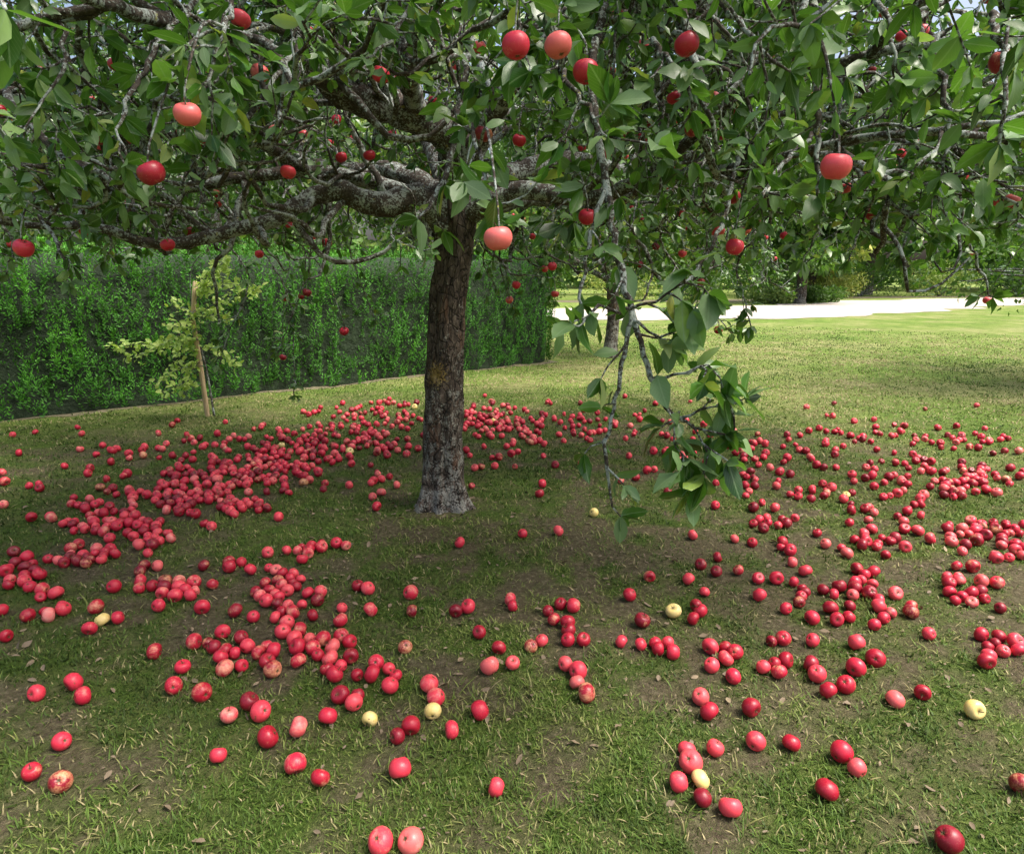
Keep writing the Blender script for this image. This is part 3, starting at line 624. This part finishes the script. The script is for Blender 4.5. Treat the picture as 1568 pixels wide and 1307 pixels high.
# ------------------------------------------------------------------ hedge
hedge=empty('hedge')
ns=160;prof=[(0,0),(.02,.3),(0,.7),(.0,1.1),(.03,1.45),(.12,1.62),(.4,1.70),(.75,1.72),(1.1,1.70),(1.38,1.62),(1.5,1.4),(1.5,.7),(1.5,0)]
pr=np.array(prof);m=len(pr);V=[]
for a in range(ns+1):
    s_=HL*a/ns;e=min(1,(HL-s_)/.5+.02);e=math.sqrt(max(0,1-(1-min(1,e))**2))
    for (ww,h) in pr:
        w2=.75+(ww-.75)*(.25+.75*e);hh=h*(.85+.15*e)
        nz=(float(fbm(s_*1.5,h*2+ww,3))-.5)*.18
        V.append([HS[0]+hd[0]*s_-hn[0]*(w2+.08)+hn[0]*nz,HS[1]+hd[1]*s_-hn[1]*(w2+.08)+hn[1]*nz,hh*.97])
i=np.arange(ns)[:,None]*m;j=np.arange(m-1)[None]
fq=np.stack([i+j,i+m+j,i+m+j+1,i+j+1],-1).reshape(-1,4)
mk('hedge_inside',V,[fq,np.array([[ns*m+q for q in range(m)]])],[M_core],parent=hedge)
def hsurf(n):
    s=U(0,HL,n);pos=np.zeros((n,3));nr=np.zeros((n,3))
    nf=int(n*.76);nt_=int(n*.16)
    a=np.arange(n)<nf;b=(np.arange(n)>=nf)&(np.arange(n)<nf+nt_);c=~a&~b
    h=U(.0,HH-.08,n);w=U(0,HW,n)
    e=np.sqrt(np.clip(1-(1-np.clip((HL-s)/.5,0,1))**2,0,1));wi=.75*(1-(.25+.75*e))
    bump=(fbm(s*1.5,h*2,3)-.5)*.22+(fbm(s*7,h*2.5,2)-.5)*.24
    off=np.where(a,-wi+bump,0)
    off=np.where(b,-w,off)
    zz=np.where(a,h,HH-.04+(fbm(s*2,w*2,3)-.5)*.25)
    sx=np.where(c,HL+.02+(fbm(w*3,h*3,2)-.5)*.15,s)
    off=np.where(c,-w*1.0,off);zz=np.where(c,h,zz)
    rnd=np.where(c,.3*((w/HW*2-1)**4),0);sx=sx-rnd
    pos[:,0]=HS[0]+hd[0]*sx+hn[0]*off;pos[:,1]=HS[1]+hd[1]*sx+hn[1]*off;pos[:,2]=zz
    nr[a]=[hn[0],hn[1],.1];nr[b]=[0,0,1];nr[c]=[hd[0],hd[1],.1]
    dk=np.where(a,(fbm(s*7,h*2.5,2)-.5)*1.3,0)
    return pos,nr,sx,zz,dk
n=9000;pos,nr,sx,hz,dk=hsurf(n)
PP=[];DD=[];NN=[];SS=[];TT=[];WW=[]
fd=norm(nr*.5+np.array([0,0,1.2])+rng.normal(size=(n,3))*.28)
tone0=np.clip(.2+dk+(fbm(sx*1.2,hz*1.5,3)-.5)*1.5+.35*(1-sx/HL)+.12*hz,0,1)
for q in range(9):
    f=q/8;sd=norm(np.cross(fd,nr+rng.normal(size=(n,3))*.2))*(1 if q%2 else -1)
    PP.append(pos-nr*.05+fd*(.15*f)+rng.normal(size=(n,3))*.006);DD.append(fd*.8+sd*(.8-.6*f)+rng.normal(size=(n,3))*.2);NN.append(nr+rng.normal(size=(n,3))*.5)
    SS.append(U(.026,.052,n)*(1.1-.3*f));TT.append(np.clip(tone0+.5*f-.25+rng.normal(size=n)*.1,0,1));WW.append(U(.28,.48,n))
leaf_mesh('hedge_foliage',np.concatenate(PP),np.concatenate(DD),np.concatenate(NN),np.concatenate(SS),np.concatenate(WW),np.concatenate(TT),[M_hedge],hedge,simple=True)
# ------------------------------------------------------------------ stake & sapling
sx_,sy_=G(318,636)
st=empty('tree_stake')
tbk=Tubes();pts=np.array([[sx_,sy_,-.05],[sx_-.02,sy_,.5],[sx_-.05,sy_,1.0],list(P(299,432,sy_))])
tbk.add(pts,[.026,.026,.025,.024],8);tbk.obj('stake',[M_stake],st)
tie=Tubes();tie.add(np.array([pts[2]+[-.05,-.035,0],pts[2]+[0,-.04,0],pts[2]+[.05,-.035,.0]]),[.008,.008,.008],6);tie.obj('tie',[M_core],st)
def gen_tree(name,base,height,trunk_r,trunk_h,crown_r,nlimb,nleaf,lsize,mat,low=.35,lean=(0,0),clumps=26,squash=.6,tone=(.45,.22),apples_n=0):
    e=empty(name);T=Tubes();T0=Tubes();base=np.array([base[0],base[1],0.])
    top=base+np.array([lean[0],lean[1],trunk_h])
    c=smooth_path(np.array([list(base-[0,0,.1])+[trunk_r*1.4],list(base+[0,0,.12])+[trunk_r*1.05],list((base+top)/2+[.04,.03,0])+[trunk_r*.9],list(top)+[trunk_r*.85]]),.1)
    T0.add(c[:,:3],c[:,3],12,.14);T0.obj('trunk',[M_trunk],e)
    cc=np.array([top[0],top[1],(trunk_h*low+height)/2+trunk_h*.2]);hz_=(height-trunk_h*low)/2
    cl=[]
    for c_ in range(clumps):
        v=norm(rng.normal(size=3));rr_=U(.45,.95);p=cc+v*np.array([crown_r,crown_r,hz_])*rr_
        p[2]=max(p[2],trunk_h*low+.2);cl.append((p,U(.22,.42)*crown_r))
    for l in range(nlimb):
        p=cl[l%clumps][0];mid=top*.45+p*.55+np.array([0,0,.12*hz_])+rng.normal(size=3)*.08*crown_r
        c=smooth_path(np.array([top-[0,0,.05],mid,p]),.25)
        c[1:-1]+=rng.normal(size=(len(c)-2,3))*.02*crown_r
        T.add(c,np.linspace(trunk_r*.5,trunk_r*.08,len(c)),6)
        for s_ in range(4):
            p2=p+rng.normal(size=3)*cl[l%clumps][1]*.9;T.add(np.array([mid*.4+p*.6,(p+p2)/2+rng.normal(size=3)*.05,p2]),[trunk_r*.15,trunk_r*.1,trunk_r*.04],4)
    T.obj('branches',[M_bark],e)
    ci=rng.integers(0,clumps,nleaf);C=np.array([c[0] for c in cl])[ci];Rr_=np.array([c[1] for c in cl])[ci]
    v=norm(rng.normal(size=(nleaf,3)));rad=R(nleaf)**.45
    p=C+v*(Rr_*rad)[:,None]*np.array([1,1,squash]);ok=p[:,2]>trunk_h*low*.8;p=p[ok];v=v[ok];m_=len(p);ci=ci[ok]
    ct=rng.normal(0,.15,clumps)[ci]
    nn=rng.normal(size=(m_,3))*.7;nn[:,2]+=.6
    leaf_mesh('leaves',p,v+rng.normal(size=(m_,3))*.8+[0,0,-.3],nn,U(.7,1.3,m_)*lsize,U(.45,.65,m_),np.clip(rng.normal(tone[0],tone[1],m_)+ct,0,1),[mat],e,simple=True)
    if apples_n:
        c=p[rng.permutation(m_)[:apples_n]];apples('apples',c,U(.03,.037,apples_n),.5,e)
    return e
sap=empty('sapling_tree');T=Tubes();sp_=[];sd_=[]
stem=smooth_path(np.array([[sx_+.06,sy_+.02,-.03],[sx_+.02,sy_+.03,.5],[sx_-.06,sy_+.03,1.0],[sx_-.02,sy_,1.45],[sx_+.1,sy_-.02,1.62]]),.06)
T.add(stem,np.linspace(.012,.004,len(stem)),6)
for (u0,v0,u1,v1) in [(312,590,250,600),(312,560,240,585),(310,540,175,530),(308,520,200,550),(305,500,270,545),(305,480,385,450),(300,460,350,410),(305,490,350,490),(310,530,360,560),(305,470,270,520),(300,450,345,400),(308,510,260,500),(300,445,390,440),(310,575,265,560),(308,520,240,530),(306,490,265,470),(310,550,280,600)]:
    a=P(u0,v0,sy_);b_=P(u1,v1,sy_-U(0,.5));mid=(a+b_)/2+np.array([0,0,.05]);c=smooth_path(np.array([a,mid,b_]),.04)
    T.add(c,np.linspace(.005,.002,len(c)),4)
    for p in c[2:]:
        for _ in range(5): sp_.append(p+rng.normal(size=3)*.03);sd_.append((b_-a)*1.2+rng.normal(size=3)*.6)
T.obj('stems',[M_bark],sap);m_=len(sp_);nn=rng.normal(size=(m_,3))*.4;nn[:,2]+=.8;nn[:,1]-=.6
leaf_mesh('leaves',np.array(sp_),np.array(sd_),nn,U(.04,.07,m_),U(.5,.7,m_),np.clip(rng.normal(.55,.25,m_),0,1),[M_sap],sap)
# ------------------------------------------------------------------ other trees
gen_tree('apple_tree',(1.72,11.7),3.9,.12,1.3,2.3,14,9000,.075,M_bg,low=.95,clumps=30,apples_n=60,tone=(.5,.25))
gen_tree('apple_tree',(7.4,8.6),3.9,.13,1.2,2.7,16,13000,.075,M_bg,low=.62,clumps=34,apples_n=50,tone=(.4,.25))
for (x,y,h,cr,mt,tn) in [(-11,13,7,3.4,M_bg,.25),(-6.5,14.5,6.5,3.2,M_bg,.5),(-2.2,17,7.5,3.4,M_bgl,.2),(-15,8,8,3.6,M_bg,.3),(2.5,44,12,6,M_bg,.2),(12,45,9,5,M_bgl,.5),(24,46,13,7,M_bg,.3),(36,44,13,7,M_bgl,.2),(-12,40,13,8,M_bg,.3),(48,40,14,7,M_bg,.4),(18,41,6,3.2,M_bgl,.8),(14,33,6.5,2.8,M_bg,.1)]:
    gen_tree('broadleaf_tree',(x,y),h,.2+.01*h,h*.26,cr,12,8500,.16 if y<20 else .34,mt,low=.5,clumps=36,tone=(tn,.2))
def shrub(name,x,y,w,h,n,ls,mt,tn):
    e=empty(name);c=[(np.array([x+U(-w,w)*.6,y+U(-w,w)*.4,h*U(.25,.65)]),U(.3,.55)*w) for _ in range(9)]
    ci=rng.integers(0,9,n);C=np.array([q[0] for q in c])[ci];rr_=np.array([q[1] for q in c])[ci];v=norm(rng.normal(size=(n,3)))
    p=C+v*(rr_*R(n)**.35)[:,None]*np.array([1,1,h/w*.8]);p[:,2]=np.abs(p[:,2])
    nn=rng.normal(size=(n,3))*.6+v*.8
    leaf_mesh('leaves',p,v+rng.normal(size=(n,3)),nn,U(.7,1.3,n)*ls,U(.4,.6,n),np.clip(rng.normal(tn,.22,n),0,1),[mt],e,simple=True)
    T=Tubes()
    for q in c: T.add(np.array([[x,y,0],(np.array([x,y,0])+q[0])/2,q[0]]),[.04,.03,.01],5)
    T.obj('stems',[M_bark],e)
for (x,y,w,h,mt,tn) in [(6,37,2.5,2.4,M_bgl,.6),(10.5,38,2.6,2.2,M_bg,.4),(15,39.5,2.4,2.6,M_bg,.1),(19,41,2.3,1.8,M_bgl,.8),(22,43,3,2.8,M_bg,.2),(27,43,3,2.4,M_bgl,.4),(32,43,3,3,M_bg,.3),(1,38,2.8,2.8,M_bg,.2),(-5,38,3,3,M_bg,.3),(38,43,3,3,M_bg,.2),(12.5,32.5,1.2,.9,M_bgl,.3),(15.5,34,1.4,1.0,M_bg,.3)]:
    shrub('shrub',x,y,w,h,2600,.16,mt,tn)
strip('soil_border',[(-10,36),(5,35.5),(13,36.5),(20,40.5),(34,43),(50,43)],2.6,.008,M_soil)
n=42000
th=U(-1.25,1.25,n);r=U(62,85,n);hh=(8+9*fbm(th*9+20,th*0+3,3)+4*fbm(th*40,th*0,2))
z=hh*R(n)**.8;cn=fbm(th*30,z*.35,3);k=cn>.36
p=np.stack([r*np.sin(th),r*np.cos(th),z],1)[k];m_=len(p);nn=rng.normal(size=(m_,3));nn[:,1]-=.6;nn[:,2]+=.4
leaf_mesh('distant_trees',p,rng.normal(size=(m_,3)),nn,U(.8,1.6,m_),U(.5,.7,m_),np.clip(rng.normal(.4,.2,m_)+(cn[k]-.5)*1.5,0,1),[M_bg],simple=True)
# ------------------------------------------------------------------ light
sc=bpy.context.scene
w=bpy.data.worlds.new('World');sc.world=w;w.use_nodes=True;nt=w.node_tree
bg=nt.nodes['Background'];sky=nt.nodes.new('ShaderNodeTexSky');sky.sky_type='NISHITA';sky.sun_disc=False
el=math.radians(62);S=np.array([.7,-.2]);S=S/np.linalg.norm(S)
sky.sun_elevation=el;sky.sun_rotation=math.atan2(S[0],S[1]);sky.dust_density=8;sky.air_density=1;sky.ozone_density=1
nt.links.new(sky.outputs[0],bg.inputs[0]);bg.inputs[1].default_value=.31
ld=bpy.data.lights.new('sun','SUN');ld.energy=4.8;ld.angle=math.radians(22);ld.color=(1,.97,.9)
lo=bpy.data.objects.new('sun',ld);sc.collection.objects.link(lo)
lo.rotation_euler=Vector((S[0]*math.cos(el),S[1]*math.cos(el),math.sin(el))).to_track_quat('Z','Y').to_euler()
cam=bpy.data.cameras.new('camera');co=bpy.data.objects.new('camera',cam);sc.collection.objects.link(co)
cam.sensor_width=36;cam.lens=36*F/1568;cam.clip_start=.05;cam.clip_end=2000
co.location=(0,0,CH);co.rotation_euler=(math.radians(90)-PITCH,0,0);sc.camera=co
sc.view_settings.view_transform='Standard';sc.view_settings.look='None';sc.view_settings.exposure=0
